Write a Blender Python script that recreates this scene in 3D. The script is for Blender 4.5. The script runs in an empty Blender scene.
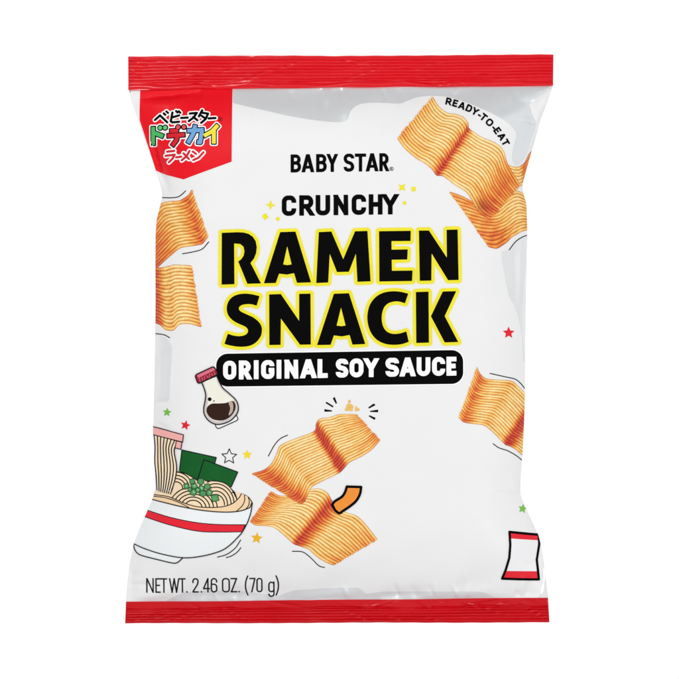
import bpy, math, random
import numpy as np
from mathutils import Vector
from mathutils.geometry import delaunay_2d_cdt

random.seed(7)
rng = np.random.default_rng(7)
S = 0.01                    # one unit of artwork = 1 cm here; the artwork is laid out flat in "print" units
CX, BASE = 339.5, 623.5     # centre line and bottom edge of the bag in print units

scene = bpy.context.scene
COL = scene.collection

# ----------------------------------------------------------------------------------------- materials
def lin(c):
    c = c / 255.0
    return c / 12.92 if c <= 0.04045 else ((c + 0.055) / 1.055) ** 2.4

def rgb(r, g, b):
    return (lin(r), lin(g), lin(b), 1.0)

_m = {}
def mat(name, col, rough=0.42, spec=0.25, var=0.03, metal=0.0, scale=3.0, coat=0.0, bump=0.0):
    if name in _m:
        return _m[name]
    m = bpy.data.materials.new(name)
    m.use_nodes = True
    nt = m.node_tree
    b = nt.nodes['Principled BSDF']
    b.inputs['Roughness'].default_value = rough
    b.inputs['Specular IOR Level'].default_value = spec
    b.inputs['Metallic'].default_value = metal
    b.inputs['Coat Weight'].default_value = coat
    b.inputs['Coat Roughness'].default_value = 0.2
    tc = nt.nodes.new('ShaderNodeTexCoord')
    n = nt.nodes.new('ShaderNodeTexNoise')
    n.inputs['Scale'].default_value = scale
    n.inputs['Detail'].default_value = 4
    mr = nt.nodes.new('ShaderNodeMapRange')
    mr.inputs['From Min'].default_value = 0.3
    mr.inputs['From Max'].default_value = 0.7
    mr.inputs['To Min'].default_value = 1 - var
    mr.inputs['To Max'].default_value = 1 + var
    mx = nt.nodes.new('ShaderNodeVectorMath')
    mx.operation = 'SCALE'
    mx.inputs[0].default_value = col[:3]
    nt.links.new(tc.outputs['Object'], n.inputs['Vector'])
    nt.links.new(n.outputs['Fac'], mr.inputs['Value'])
    nt.links.new(mr.outputs['Result'], mx.inputs['Scale'])
    nt.links.new(mx.outputs['Vector'], b.inputs['Base Color'])
    if bump:
        n2 = nt.nodes.new('ShaderNodeTexNoise')
        n2.inputs['Scale'].default_value = 9.0
        n2.inputs['Detail'].default_value = 3
        bp = nt.nodes.new('ShaderNodeBump')
        bp.inputs['Strength'].default_value = bump
        bp.inputs['Distance'].default_value = 0.02
        nt.links.new(tc.outputs['Object'], n2.inputs['Vector'])
        nt.links.new(n2.outputs['Fac'], bp.inputs['Height'])
        nt.links.new(bp.outputs['Normal'], b.inputs['Normal'])
    _m[name] = m
    return m

def mat_vcol(name, rough=0.5, spec=0.2):
    m = bpy.data.materials.new(name)
    m.use_nodes = True
    nt = m.node_tree
    b = nt.nodes['Principled BSDF']
    b.inputs['Roughness'].default_value = rough
    b.inputs['Specular IOR Level'].default_value = spec
    a = nt.nodes.new('ShaderNodeAttribute')
    a.attribute_name = 'print_colour'
    tc = nt.nodes.new('ShaderNodeTexCoord')
    n = nt.nodes.new('ShaderNodeTexNoise')
    n.inputs['Scale'].default_value = 30
    n.inputs['Detail'].default_value = 5
    mr = nt.nodes.new('ShaderNodeMapRange')
    mr.inputs['From Min'].default_value = 0.3
    mr.inputs['From Max'].default_value = 0.7
    mr.inputs['To Min'].default_value = 0.96
    mr.inputs['To Max'].default_value = 1.16
    mx = nt.nodes.new('ShaderNodeVectorMath')
    mx.operation = 'SCALE'
    nt.links.new(tc.outputs['Object'], n.inputs['Vector'])
    nt.links.new(n.outputs['Fac'], mr.inputs['Value'])
    nt.links.new(a.outputs['Color'], mx.inputs[0])
    nt.links.new(mr.outputs['Result'], mx.inputs['Scale'])
    nt.links.new(mx.outputs['Vector'], b.inputs['Base Color'])
    return m

WHITE = mat('white_film', rgb(239, 239, 239), 0.38, 0.16, 0.008, bump=0.05)
PAPER = mat('white_ink', rgb(252, 252, 252), 0.4, 0.2, 0.005)
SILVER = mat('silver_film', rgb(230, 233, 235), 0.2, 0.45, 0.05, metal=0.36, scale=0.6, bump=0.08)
RED = mat('red_film', rgb(235, 16, 32), 0.42, 0.14, 0.03, bump=0.04)
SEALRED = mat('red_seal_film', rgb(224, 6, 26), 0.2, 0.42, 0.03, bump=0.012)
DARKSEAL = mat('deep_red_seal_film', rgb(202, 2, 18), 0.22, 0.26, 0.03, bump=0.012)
BLACK = mat('black_ink', rgb(6, 6, 7), 0.5, 0.03, 0.05)
INK = mat('pen_ink', rgb(20, 24, 30), 0.45, 0.06, 0.05)
GREYINK = mat('grey_ink', rgb(30, 30, 32), 0.45, 0.06, 0.05)
YELLOW = mat('yellow_ink', rgb(242, 230, 46), 0.42, 0.15, 0.03)
PALEYEL = mat('pale_yellow_ink', rgb(246, 236, 84), 0.42, 0.15, 0.03)

# ----------------------------------------------------------------------------------------- the bag surface
LY = [(89, 128.6), (100, 131.0), (112, 135.0), (130, 141.0), (150, 148.2), (170, 155.2), (182, 159.5), (192, 162.3),
      (200, 161.6), (210, 158.8), (220, 156.3), (235, 155.4), (262, 155.2), (300, 155.4), (340, 155.0), (370, 154.5),
      (400, 153.8), (427, 153.2), (460, 154.2), (487, 155.2), (497, 153.5), (510, 147.6), (525, 141.0), (542, 134.2),
      (565, 129.2), (585, 127.0), (603, 125.6)]
RY = [(85, 553.2), (92, 551.0), (102, 547.5), (120, 540.5), (137, 536.0), (150, 532.2), (170, 526.5), (185, 522.3),
      (194, 523.6), (204, 526.6), (232, 527.4), (275, 526.4), (320, 525.6), (362, 525.2), (390, 525.0), (420, 524.3),
      (455, 522.6), (478, 520.8), (495, 520.4), (507, 525.5), (520, 531.5), (535, 538.5), (550, 542.2), (565, 544.5),
      (597, 548.2)]
def smooth_curve(pts):
    a = np.array(pts, float)
    yy = np.linspace(a[0, 0], a[-1, 0], 700)
    xx = np.interp(yy, a[:, 0], a[:, 1])
    k = np.ones(9) / 9
    xp = np.pad(xx, 4, mode='edge')
    return yy, np.convolve(xp, k, 'valid')
_L, _R = smooth_curve(LY), smooth_curve(RY)
def Ledge(y): return np.interp(y, *_L)
def Redge(y): return np.interp(y, *_R)
def Tedge(x): return 88.6 - (x - 128.0) * (4.0 / 425.0)
def Bedge(x): return 602.6 - (x - 128.0) * (4.2 / 425.0)

H = 27.0
# creases: x0, y0, x1, y1, half width, height (up = towards the viewer), profile (0 ridge, 1 one-sided fold)
CREASES = [
    (129, 92, 163, 190, 6.0, 2.2, 1), (149, 136, 164, 184, 4.2, -5.0, 0), (153, 168, 166, 200, 3.0, 3.0, 1), (163, 172, 170, 196, 3.0, -1.6, 0), (128, 92, 150, 150, 4.0, -2.0, 0),
    (130, 97, 202, 90, 6.0, -7.0, 0), (150, 104, 185, 97, 7.0, 1.6, 0), (185, 95, 240, 93, 6.0, -1.2, 0),
    (555, 86, 528, 108, 5.0, 2.0, 1), (528, 104, 537, 128, 3.4, -2.0, 0), (553, 90, 536, 122, 4.0, 1.8, 0),
    (528, 108, 490, 124, 7.0, 1.8, 0), (536, 126, 520, 160, 5.0, -2.0, 1), (347, 88, 345, 122, 6.0, 1.6, 0),
    (330, 96, 240, 100, 10.0, -1.8, 0), (380, 94, 480, 96, 9.0, -1.4, 0),
    (521, 238, 519, 318, 4.0, -1.5, 0), (527, 240, 524, 350, 3.0, 1.4, 0), (512, 246, 518, 300, 6.0, 1.2, 0),
    (157, 336, 156, 405, 3.0, -1.0, 0), (170, 336, 168, 404, 3.5, 0.8, 0),
    (156, 402, 172, 401, 2.5, -0.8, 0),
    (134, 600, 190, 585, 6.0, 1.6, 0), (180, 598, 300, 588, 6.0, -1.4, 0), (300, 598, 365, 590, 5.0, 1.2, 0),
    (370, 598, 440, 590, 6.0, -1.3, 0), (450, 597, 500, 588, 6.0, 1.4, 0), (545, 560, 549, 598, 4.0, -2.0, 0),
    (150, 505, 160, 480, 6.0, 1.4, 0), (520, 495, 512, 470, 5.0, 1.2, 0), (521, 200, 505, 192, 5.0, 1.6, 0),
    (162, 200, 156, 262, 3.0, -1.0, 0), (127, 560, 133, 600, 5.0, -1.5, 0),
    (210, 560, 260, 600, 9.0, 0.8, 0), (480, 560, 430, 600, 9.0, 0.8, 0),
]
_r = random.Random(21)
for _k in range(30):                                    # short gathers running in from both sides
    _y = _r.uniform(100, 590); _sd = _r.choice([0, 1]); _ln = _r.uniform(12, 34)
    _e = float(np.interp(_y, *(_L if _sd == 0 else _R))); _dx = _ln if _sd == 0 else -_ln
    CREASES.append((_e - _dx * .1, _y, _e + _dx, _y + _r.uniform(-10, 10), _r.uniform(1.6, 3.6), _r.choice([-1, 1]) * _r.uniform(.5, 1.3), 0))
for _k in range(36):                                    # and down or up from the seals
    _x = _r.uniform(135, 545); _tp = _r.random() < .55; _ln = _r.uniform(9, 24)
    _y = float(Tedge(_x)) if _tp else float(Bedge(_x))
    _dy = _ln if _tp else -_ln
    CREASES.append((_x, _y - _dy * .1, _x + _r.uniform(-9, 9), _y + _dy, _r.uniform(1.6, 3.4), _r.choice([-1, 1]) * _r.uniform(.5, 1.3), 0))
def ramp(d, w):
    t = np.clip(d / w, 0, 1)
    return 1 - (1 - t) ** 2.2
def Z(x, y):
    x = np.asarray(x, float); y = np.asarray(y, float)
    l, r = Ledge(y), Redge(y)
    fx = ramp(x - l, 62) * ramp(r - x, 62)
    fy = ramp(y - Tedge(x), 80) * ramp(Bedge(x) - y, 92)
    base = H * fx ** 0.85 * fy
    z = np.zeros_like(base)
    w = (0.5 * np.sin(x * 0.045 + 0.02 * y + 1) + 0.5 * np.sin(0.06 * y - 0.02 * x) +
         0.35 * np.sin(0.09 * x + 0.05 * y + 2) + 0.25 * np.sin(0.13 * y + 0.05 * x))
    edge = 1 - np.clip(np.minimum(np.minimum(x - l, r - x), np.minimum(y - Tedge(x), Bedge(x) - y)) / 70, 0, 1)
    z = z + w * (0.25 + 1.3 * edge)
    # crimp fans: fine gathers running down from the seals
    gt = np.exp(-np.clip(y - Tedge(x), 0, None) / 14)
    gb = np.exp(-np.clip(Bedge(x) - y, 0, None) / 10)
    gath = np.sin(x * 0.19 + 1.7 * np.sin(x * 0.031)) + 0.6 * np.sin(x * 0.37 + 2 * np.sin(x * 0.05))
    z = z + 0.55 * gath * (gt + gb)
    for (x0, y0, x1, y1, hw, a, prof) in CREASES:
        dx, dy = x1 - x0, y1 - y0
        ln = math.hypot(dx, dy)
        u = ((x - x0) * dx + (y - y0) * dy) / (ln * ln)
        d = ((x - x0) * -dy + (y - y0) * dx) / ln
        tp = np.clip(1.15 - np.abs(u - 0.5) * 2.0, 0, 1)
        tp = tp * tp * (3 - 2 * tp)
        if prof == 0:
            z = z + a * tp * np.exp(-(d / hw) ** 2)
        else:
            z = z + a * tp * np.tanh(d / hw * 1.6) * np.exp(-(d / (hw * 3)) ** 2)
    m = np.clip(np.minimum(np.minimum(x - l, r - x), np.minimum(y - Tedge(x), Bedge(x) - y)) / 7, 0, 1)
    m = m * (2 - m)
    return np.maximum(base + z * m, 0)

def world(x, y, z):
    return np.stack([(x - CX) * S, -z * S, (BASE - y) * S], -1)

def normals(x, y):
    e = 0.6
    gx = (Z(x + e, y) - Z(x - e, y)) / (2 * e)
    gy = (Z(x, y + e) - Z(x, y - e)) / (2 * e)
    n = np.stack([-gx, -np.ones_like(gx), gy], -1)
    return n / np.linalg.norm(n, axis=-1, keepdims=True)

ROOT = bpy.data.objects.new('snack_bag', None)
COL.objects.link(ROOT)
ROOT.empty_display_size = 0.3
ROOT['label'] = 'puffed white snack bag with red crimped ends, black lettering and pictures of golden noodle crackers'
ROOT['category'] = 'snack bag'

def link_mesh(name, verts, faces, m, parent=None, nrm=None, label=None, cols=None):
    me = bpy.data.meshes.new(name)
    me.from_pydata([tuple(v) for v in verts], [], [tuple(int(i) for i in f) for f in faces])
    me.validate()
    me.update()
    if m: me.materials.append(m)
    for p in me.polygons: p.use_smooth = True
    if cols is not None:
        ca = me.color_attributes.new('print_colour', 'FLOAT_COLOR', 'POINT')
        c4 = np.concatenate([cols, np.ones((len(cols), 1))], 1).astype(np.float32)
        ca.data.foreach_set('color', c4.ravel())
    if nrm is not None:
        me.normals_split_custom_set_from_vertices([tuple(v) for v in nrm])
    o = bpy.data.objects.new(name, me)
    COL.objects.link(o)
    o.parent = parent if parent is not None else ROOT
    if label: o['label'] = label
    return o

def grid_faces(nr, nc, off=0, flip=False):
    f = []
    for i in range(nr - 1):
        for j in range(nc - 1):
            a = off + i * nc + j
            q = (a, a + nc, a + nc + 1, a + 1)
            f.append(q[::-1] if flip else q)
    return f

# front panel
NR, NC = 330, 290
def bunch(n):
    u = np.linspace(0, 1, n)
    return 0.45 * u + 0.55 * (0.5 - 0.5 * np.cos(np.pi * u))
ss, tt = np.meshgrid(bunch(NC), bunch(NR))
xa = 128 + 425 * ss
yy = Tedge(xa) + (Bedge(xa) - Tedge(xa)) * tt
xx = Ledge(yy) + (Redge(yy) - Ledge(yy)) * ss
PX, PY = xx, yy
zz = Z(xx, yy)
P = world(xx, yy, zz).reshape(-1, 3)
FRONT = link_mesh('front_panel', P, grid_faces(NR, NC), WHITE, nrm=normals(xx, yy).reshape(-1, 3))

# back panel with its lengthwise fin seal
nr, nc = 120, 100
ss, tt = np.meshgrid(np.linspace(0, 1, nc), np.linspace(0, 1, nr))
xa = 128 + 425 * ss
yy = Tedge(xa) + (Bedge(xa) - Tedge(xa)) * tt
xx = Ledge(yy) + (Redge(yy) - Ledge(yy)) * ss
l, r = Ledge(yy), Redge(yy)
zb = -24 * (ramp(xx - l, 70) * ramp(r - xx, 70)) * ramp(yy - Tedge(xx), 80) * ramp(Bedge(xx) - yy, 62)
BACK = link_mesh('back_panel', world(xx, yy, zb).reshape(-1, 3), grid_faces(nr, nc, flip=True), WHITE)
ys = np.linspace(95, 596, 90)
fv, ff = [], []
for k, yv in enumerate(ys):
    zb0 = -24 * float(ramp(np.array(yv - Tedge(340)), 80) * ramp(np.array(Bedge(340) - yv), 62)) - 0.6
    for dx, dz in ((-9, 0), (-9, -0.8), (9, -0.8 - 0.5 * math.sin(yv * 0.11)), (9, 0)):
        fv.append(world(np.array(340.0 + dx), np.array(yv), np.array(zb0 + dz)))
for k in range(len(ys) - 1):
    for j in range(4):
        a = k * 4 + j; b = k * 4 + (j + 1) % 4
        ff.append((a, b, b + 4, a + 4))
link_mesh('fin_seal', fv, ff, WHITE, parent=BACK)

# ----------------------------------------------------------------------------------------- crimped seals
def seal(name, x0t, x1t, x0b, x1b, top, bot, ridge0, ridge1, n, amp, m, lip_top, lip_bot, seed, label):
    """top/bot: functions of x; ridged between fractions ridge0..ridge1 of the height"""
    ny, nx = 190, 330
    s_, t_ = np.meshgrid(np.linspace(0, 1, nx), np.linspace(0, 1, ny))
    xl = x0t + (x0b - x0t) * t_
    xr = x1t + (x1b - x1t) * t_
    x = xl + (xr - xl) * s_
    tp, bt = top(x), bot(x)
    y = tp + (bt - tp) * t_
    ph = seed
    warp = (0.008 * np.sin(x * 0.021 + ph) + 0.004 * np.sin(x * 0.057 + 2 * ph))
    warp = warp * np.sin(np.pi * np.clip((t_ - ridge0) / (ridge1 - ridge0), 0, 1))
    f = (t_ + warp - ridge0) / (ridge1 - ridge0) * n
    msk = np.clip((t_ - ridge0) * 20, 0, 1) * np.clip((ridge1 - t_) * 20, 0, 1)
    wave = np.abs(np.sin(np.pi * f)) ** 0.8
    damp = 0.76 + 0.24 * np.sin(x * 0.033 + 0.9 * np.floor(f) * 1.7 + ph) * np.sin(x * 0.011 + ph)
    z = (0.5 if lip_top else 1.2) + amp * wave * msk * damp
    # slow buckling of the whole strip and sharp little diagonal dents
    z = z + 0.8 * np.sin(x * 0.028 + ph) * np.sin(np.pi * t_) + 0.45 * np.sin(x * 0.062 + 1.3 * ph + 2 * t_)
    r2 = random.Random(seed * 100)
    for k in range(46):
        cx = r2.uniform(x0t, x1t); ct = r2.uniform(0.1, 1.0)
        ang = r2.choice([-1, 1]) * r2.uniform(0.12, 0.5)
        ln = r2.uniform(9, 26); a = r2.uniform(-0.6, 0.75); hw = r2.uniform(0.9, 1.8)
        cy = (top(np.array(cx)) + (bot(np.array(cx)) - top(np.array(cx))) * ct)
        u = (x - cx) * math.cos(ang) + (y - cy) * math.sin(ang)
        d = -(x - cx) * math.sin(ang) + (y - cy) * math.cos(ang)
        z = z + a * np.exp(-(u / ln) ** 4) * np.exp(-(d / hw) ** 2)
    # lips where the strip turns into the pouch
    wob = 0.03 * np.sin(x * 0.05 + ph) + 0.02 * np.sin(x * 0.12 + 2 * ph)
    if lip_bot:
        q = np.clip((t_ + wob - ridge1) / (1 - ridge1), 0, 1)
        z = z + 2.0 * np.sin(q * np.pi * 0.8)
    if lip_top:
        q = np.clip((ridge0 - t_ - wob) / ridge0, 0, 1)
        z = z + 0.5 * q * q * (3 - 2 * q)
        z = z - 1.1 * np.exp(-((t_ + wob - ridge0) / 0.04) ** 2)
    vf = world(x, y, z).reshape(-1, 3)
    vb = world(x, y, np.full_like(x, -1.2)).reshape(-1, 3)
    v = np.concatenate([vf, vb])
    f = grid_faces(ny, nx) + grid_faces(ny, nx, ny * nx, True)
    N = ny * nx
    for j in range(nx - 1):
        f.append((j, j + 1, N + j + 1, N + j))
        a = (ny - 1) * nx + j
        f.append((a, N + a, N + a + 1, a + 1))
    for i in range(ny - 1):
        a = i * nx
        f.append((a, N + a, N + a + nx, a + nx))
        a = i * nx + nx - 1
        f.append((a, a + nx, N + a + nx, N + a))
    return link_mesh(name, v, f, m, label=label)

def sealtop_bottom(x):
    return np.interp(x, [127, 142, 160, 200, 250, 330, 345, 420, 500, 554], [90.2, 90.0, 89.2, 88.6, 88.2, 87.4, 87.0, 86.6, 86.2, 85.6]) + 0.25 * np.sin(x * 0.09)
seal('top_seal', 128.0, 553.6, 128.2, 553.2, lambda x: 56.2 - (x - 128) * (1.8 / 425) + 0.3 * np.sin(x * 0.02) + 0.12 * np.sin(x * 0.23) + 0.35 * np.exp(-((x - 332) / 16) ** 2), sealtop_bottom,
     0.04, 0.82, 8, 1.5, SEALRED, False, True, 1.7, 'bright red ridged strip closing the top of the bag')
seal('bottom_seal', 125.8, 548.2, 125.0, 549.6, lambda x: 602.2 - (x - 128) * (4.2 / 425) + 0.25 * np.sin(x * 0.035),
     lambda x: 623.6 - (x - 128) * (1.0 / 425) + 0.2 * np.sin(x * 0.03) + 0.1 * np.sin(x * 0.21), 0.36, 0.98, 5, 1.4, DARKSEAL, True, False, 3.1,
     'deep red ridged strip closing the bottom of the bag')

# ----------------------------------------------------------------------------------------- flat shapes printed on the film
class Shape:
    """a signed distance field on a local grid"""
    def __init__(self, x0, y0, x1, y1, h=0.25):
        self.h = h
        self.xs = np.arange(x0 - 4, x1 + 4 + h, h)
        self.ys = np.arange(y0 - 4, y1 + 4 + h, h)
        self.d = np.full((len(self.ys), len(self.xs)), 50.0)
    def win(self, x0, y0, x1, y1, pad=7):
        i0 = max(0, int((x0 - pad - self.xs[0]) / self.h)); i1 = min(len(self.xs), int((x1 + pad - self.xs[0]) / self.h) + 2)
        j0 = max(0, int((y0 - pad - self.ys[0]) / self.h)); j1 = min(len(self.ys), int((y1 + pad - self.ys[0]) / self.h) + 2)
        return slice(j0, j1), slice(i0, i1)
    def _sub(self, sl):
        return np.meshgrid(self.xs[sl[1]], self.ys[sl[0]])
    def poly(self, *rings):
        allp = np.array([p for r in rings for p in r], float)
        sl = self.win(allp[:, 0].min(), allp[:, 1].min(), allp[:, 0].max(), allp[:, 1].max())
        X, Y = self._sub(sl)
        self.d[sl] = np.minimum(self.d[sl], poly_sdf(X, Y, rings))
        return self
    def seg(self, a, b, t, ext_a=0.0, ext_b=0.0, clip=None):
        ax, ay = a; bx, by = b
        ln = math.hypot(bx - ax, by - ay)
        if ln < 1e-6: return self
        ux, uy = (bx - ax) / ln, (by - ay) / ln
        ax -= ux * ext_a; ay -= uy * ext_a; bx += ux * ext_b; by += uy * ext_b
        hl = (ln + ext_a + ext_b) / 2
        cx, cy = (ax + bx) / 2, (ay + by) / 2
        sl = self.win(min(ax, bx) - t, min(ay, by) - t, max(ax, bx) + t, max(ay, by) + t)
        X, Y = self._sub(sl)
        u = np.abs((X - cx) * ux + (Y - cy) * uy) - hl
        v = np.abs(-(X - cx) * uy + (Y - cy) * ux) - t / 2
        d = np.hypot(np.maximum(u, 0), np.maximum(v, 0)) + np.minimum(np.maximum(u, v), 0)
        if clip is not None:
            d = np.maximum(d, clip(X, Y))
        self.d[sl] = np.minimum(self.d[sl], d)
        return self
    def disc(self, c, r, clip=None):
        sl = self.win(c[0] - r, c[1] - r, c[0] + r, c[1] + r)
        X, Y = self._sub(sl)
        d = np.hypot(X - c[0], Y - c[1]) - r
        if clip is not None: d = np.maximum(d, clip(X, Y))
        self.d[sl] = np.minimum(self.d[sl], d)
        return self
    def line(self, pts, t, taper=False, smooth=True):
        """a pen line with round ends"""
        p = spline(pts, 8) if smooth and len(pts) > 2 else np.array(pts, float)
        n = len(p)
        for i in range(n - 1):
            self.seg(p[i], p[i + 1], t)
        for i in range(n):
            self.disc(p[i], t / 2)
        return self
    def ring(self, c, r, t):
        X, Y = np.meshgrid(self.xs, self.ys)
        self.d = np.minimum(self.d, np.abs(np.hypot(X - c[0], Y - c[1]) - r) - t / 2)
        return self
    def cut(self, *rings):
        X, Y = np.meshgrid(self.xs, self.ys)
        self.d = np.maximum(self.d, -poly_sdf(X, Y, rings))
        return self
    def keep(self, *rings):
        X, Y = np.meshgrid(self.xs, self.ys)
        self.d = np.maximum(self.d, poly_sdf(X, Y, rings))
        return self
    def copy(self):
        o = Shape.__new__(Shape)
        o.h, o.xs, o.ys, o.d = self.h, self.xs, self.ys, self.d.copy()
        return o

def poly_sdf(X, Y, rings):
    D = np.full(X.shape, 1e9)
    inside = np.zeros(X.shape, bool)
    for r in rings:
        n = len(r)
        for i in range(n):
            ax, ay = r[i]; bx, by = r[(i + 1) % n]
            ex, ey = bx - ax, by - ay
            L2 = ex * ex + ey * ey
            if L2 < 1e-9: continue
            t = np.clip(((X - ax) * ex + (Y - ay) * ey) / L2, 0, 1)
            D = np.minimum(D, (X - ax - t * ex) ** 2 + (Y - ay - t * ey) ** 2)
            if ay != by:
                c = ((ay > Y) != (by > Y)) & (X < (bx - ax) * (Y - ay) / (by - ay) + ax)
                inside ^= c
    D = np.sqrt(D)
    return np.where(inside, -D, D)

def spline(pts, n=8, closed=False):
    p = np.array(pts, float)
    if closed:
        q = np.concatenate([p[-1:], p, p[:2]])
    else:
        q = np.concatenate([2 * p[:1] - p[1:2], p, 2 * p[-1:] - p[-2:-1]])
    out = []
    for i in range(1, len(q) - 2):
        for k in range(n):
            t = k / n
            a, b, c, d = q[i - 1], q[i], q[i + 1], q[i + 2]
            out.append(0.5 * (2 * b + (c - a) * t + (2 * a - 5 * b + 4 * c - d) * t * t + (-a + 3 * b - 3 * c + d) * t ** 3))
    if not closed: out.append(p[-1])
    return np.array(out)

def contours(xs, ys, d):
    """marching squares -> closed rings"""
    d = d.copy()
    d[np.abs(d) < 1e-7] = 1e-7
    d[0, :] = np.maximum(d[0, :], .01); d[-1, :] = np.maximum(d[-1, :], .01)
    d[:, 0] = np.maximum(d[:, 0], .01); d[:, -1] = np.maximum(d[:, -1], .01)
    ins = d < 0
    code = ins[:-1, :-1] * 1 + ins[:-1, 1:] * 2 + ins[1:, 1:] * 4 + ins[1:, :-1] * 8
    jj, ii = np.nonzero((code > 0) & (code < 15))
    T = {1: [(3, 0)], 2: [(0, 1)], 3: [(3, 1)], 4: [(1, 2)], 5: [(3, 0), (1, 2)], 6: [(0, 2)], 7: [(3, 2)],
         8: [(2, 3)], 9: [(2, 0)], 10: [(0, 1), (2, 3)], 11: [(2, 1)], 12: [(1, 3)], 13: [(1, 0)], 14: [(0, 3)]}
    nxt = {}
    def key(j, i, e):
        if e == 0: return (j, i, 0)
        if e == 2: return (j + 1, i, 0)
        if e == 3: return (j, i, 1)
        return (j, i + 1, 1)
    for j, i in zip(jj.tolist(), ii.tolist()):
        for a, b in T[int(code[j, i])]:
            nxt[key(j, i, a)] = key(j, i, b)
    def pos(k):
        j, i, o = k
        if o == 0:
            a, b = d[j, i], d[j, i + 1]; t = a / (a - b)
            return (xs[i] + t * (xs[i + 1] - xs[i]), ys[j])
        a, b = d[j, i], d[j + 1, i]; t = a / (a - b)
        return (xs[i], ys[j] + t * (ys[j + 1] - ys[j]))
    rings = []
    while nxt:
        k0 = next(iter(nxt)); k = k0; r = []
        while k in nxt:
            r.append(pos(k)); k = nxt.pop(k)
        if len(r) > 4: rings.append(simplify(np.array(r), 0.035))
    return [r for r in rings if len(r) >= 3]

def simplify(p, eps):
    n = len(p)
    far = int(np.argmax(((p - p[0]) ** 2).sum(1)))
    keep = np.zeros(n + 1, bool); keep[0] = keep[far] = keep[n] = True
    q = np.concatenate([p, p[:1]])
    st = [(0, far), (far, n)]
    while st:
        a, b = st.pop()
        if b - a < 2: continue
        e = q[b] - q[a]; L = np.hypot(*e)
        v = q[a + 1:b] - q[a]
        dd = np.abs(v[:, 0] * e[1] - v[:, 1] * e[0]) / L if L > 1e-9 else np.hypot(v[:, 0], v[:, 1])
        k = int(np.argmax(dd))
        if dd[k] > eps:
            k += a + 1; keep[k] = True; st += [(a, k), (k, b)]
    q = q[:-1][keep[:-1]]
    out = []
    for i in range(len(q)):                      # no edge longer than 2.5
        a, b = q[i], q[(i + 1) % len(q)]
        m = max(1, int(math.ceil(np.hypot(*(b - a)) / 1.8)))
        for k in range(m): out.append(a + (b - a) * k / m)
    return np.array(out)

PANEL_RING = [(float(Ledge(y)), y) for y in np.linspace(89, 602, 160)] + [(float(Redge(y)), y) for y in np.linspace(599, 85, 160)]
LAYER = 0.14
def decal(name, shp, m, layer, level=0.0, parent=None, label=None, inset=0.35, spacing=2.0):
    X, Y = np.meshgrid(shp.xs, shp.ys)
    d = shp.d - level
    lim = np.maximum(np.maximum(Ledge(Y) + inset - X, X - Redge(Y) + inset), np.maximum(Tedge(X) - 0.5 - Y, Y - Bedge(X) + 0.5))
    d = np.maximum(d, lim)
    rings = contours(shp.xs, shp.ys, d)
    if not rings: return None
    pts, edges = [], []
    for r in rings:
        b = len(pts); n = len(r)
        pts += [Vector((float(a), float(c))) for a, c in r]
        edges += [(b + i, b + (i + 1) % n) for i in range(n)]
    gx, gy = np.meshgrid(np.arange(shp.xs[0], shp.xs[-1], spacing), np.arange(shp.ys[0], shp.ys[-1], spacing))
    gx = gx + (np.arange(gx.shape[0])[:, None] % 2) * spacing * 0.5
    ix = np.clip(((gx - shp.xs[0]) / shp.h).round().astype(int), 0, len(shp.xs) - 1)
    iy = np.clip(((gy - shp.ys[0]) / shp.h).round().astype(int), 0, len(shp.ys) - 1)
    ok = d[iy, ix] < -0.8
    pts += [Vector((float(a), float(c))) for a, c in zip(gx[ok], gy[ok])]
    V, E, F, *_ = delaunay_2d_cdt(pts, edges, [], 0, 1e-5)
    V = np.array([(v.x, v.y) for v in V])
    F = np.array([f for f in F if len(f) == 3])
    C = V[F].mean(1)
    # even-odd test of the triangle centres against the rings
    ins = np.zeros(len(C), bool)
    for r in rings:
        a = r; b = np.roll(r, -1, 0)
        for (ax, ay), (bx, by) in zip(a, b):
            if ay != by:
                ins ^= ((ay > C[:, 1]) != (by > C[:, 1])) & (C[:, 0] < (bx - ax) * (C[:, 1] - ay) / (by - ay) + ax)
    F = F[ins]
    used = np.unique(F); mp = -np.ones(len(V), int); mp[used] = np.arange(len(used))
    V = V[used]; F = mp[F]
    a, b, c = V[F[:, 0]], V[F[:, 1]], V[F[:, 2]]
    cr = (b[:, 0] - a[:, 0]) * (c[:, 1] - a[:, 1]) - (b[:, 1] - a[:, 1]) * (c[:, 0] - a[:, 0])
    F = np.where(cr[:, None] > 0, F[:, ::-1], F)          # face the viewer's side (-Y)
    x, y = V[:, 0], V[:, 1]
    N = normals(x, y)
    W = world(x, y, Z(x, y)) + N * (0.16 + LAYER * layer) * S
    return link_mesh(name, W, F, m, parent, nrm=N, label=label)

def pshape(*rings, h=0.25):
    a = np.array([p for r in rings for p in r], float)
    return Shape(a[:, 0].min(), a[:, 1].min(), a[:, 0].max(), a[:, 1].max(), h).poly(*rings)

def lshape(lines, t, h=0.2, smooth=True):
    a = np.array([p for l in lines for p in l], float)
    s = Shape(a[:, 0].min(), a[:, 1].min(), a[:, 0].max(), a[:, 1].max(), h)
    for l in lines: s.line(l, t, smooth=smooth)
    return s

def zm(pts, ox, oy, sc):
    return [(ox + a / sc, oy + b / sc) for a, b in pts]

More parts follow.
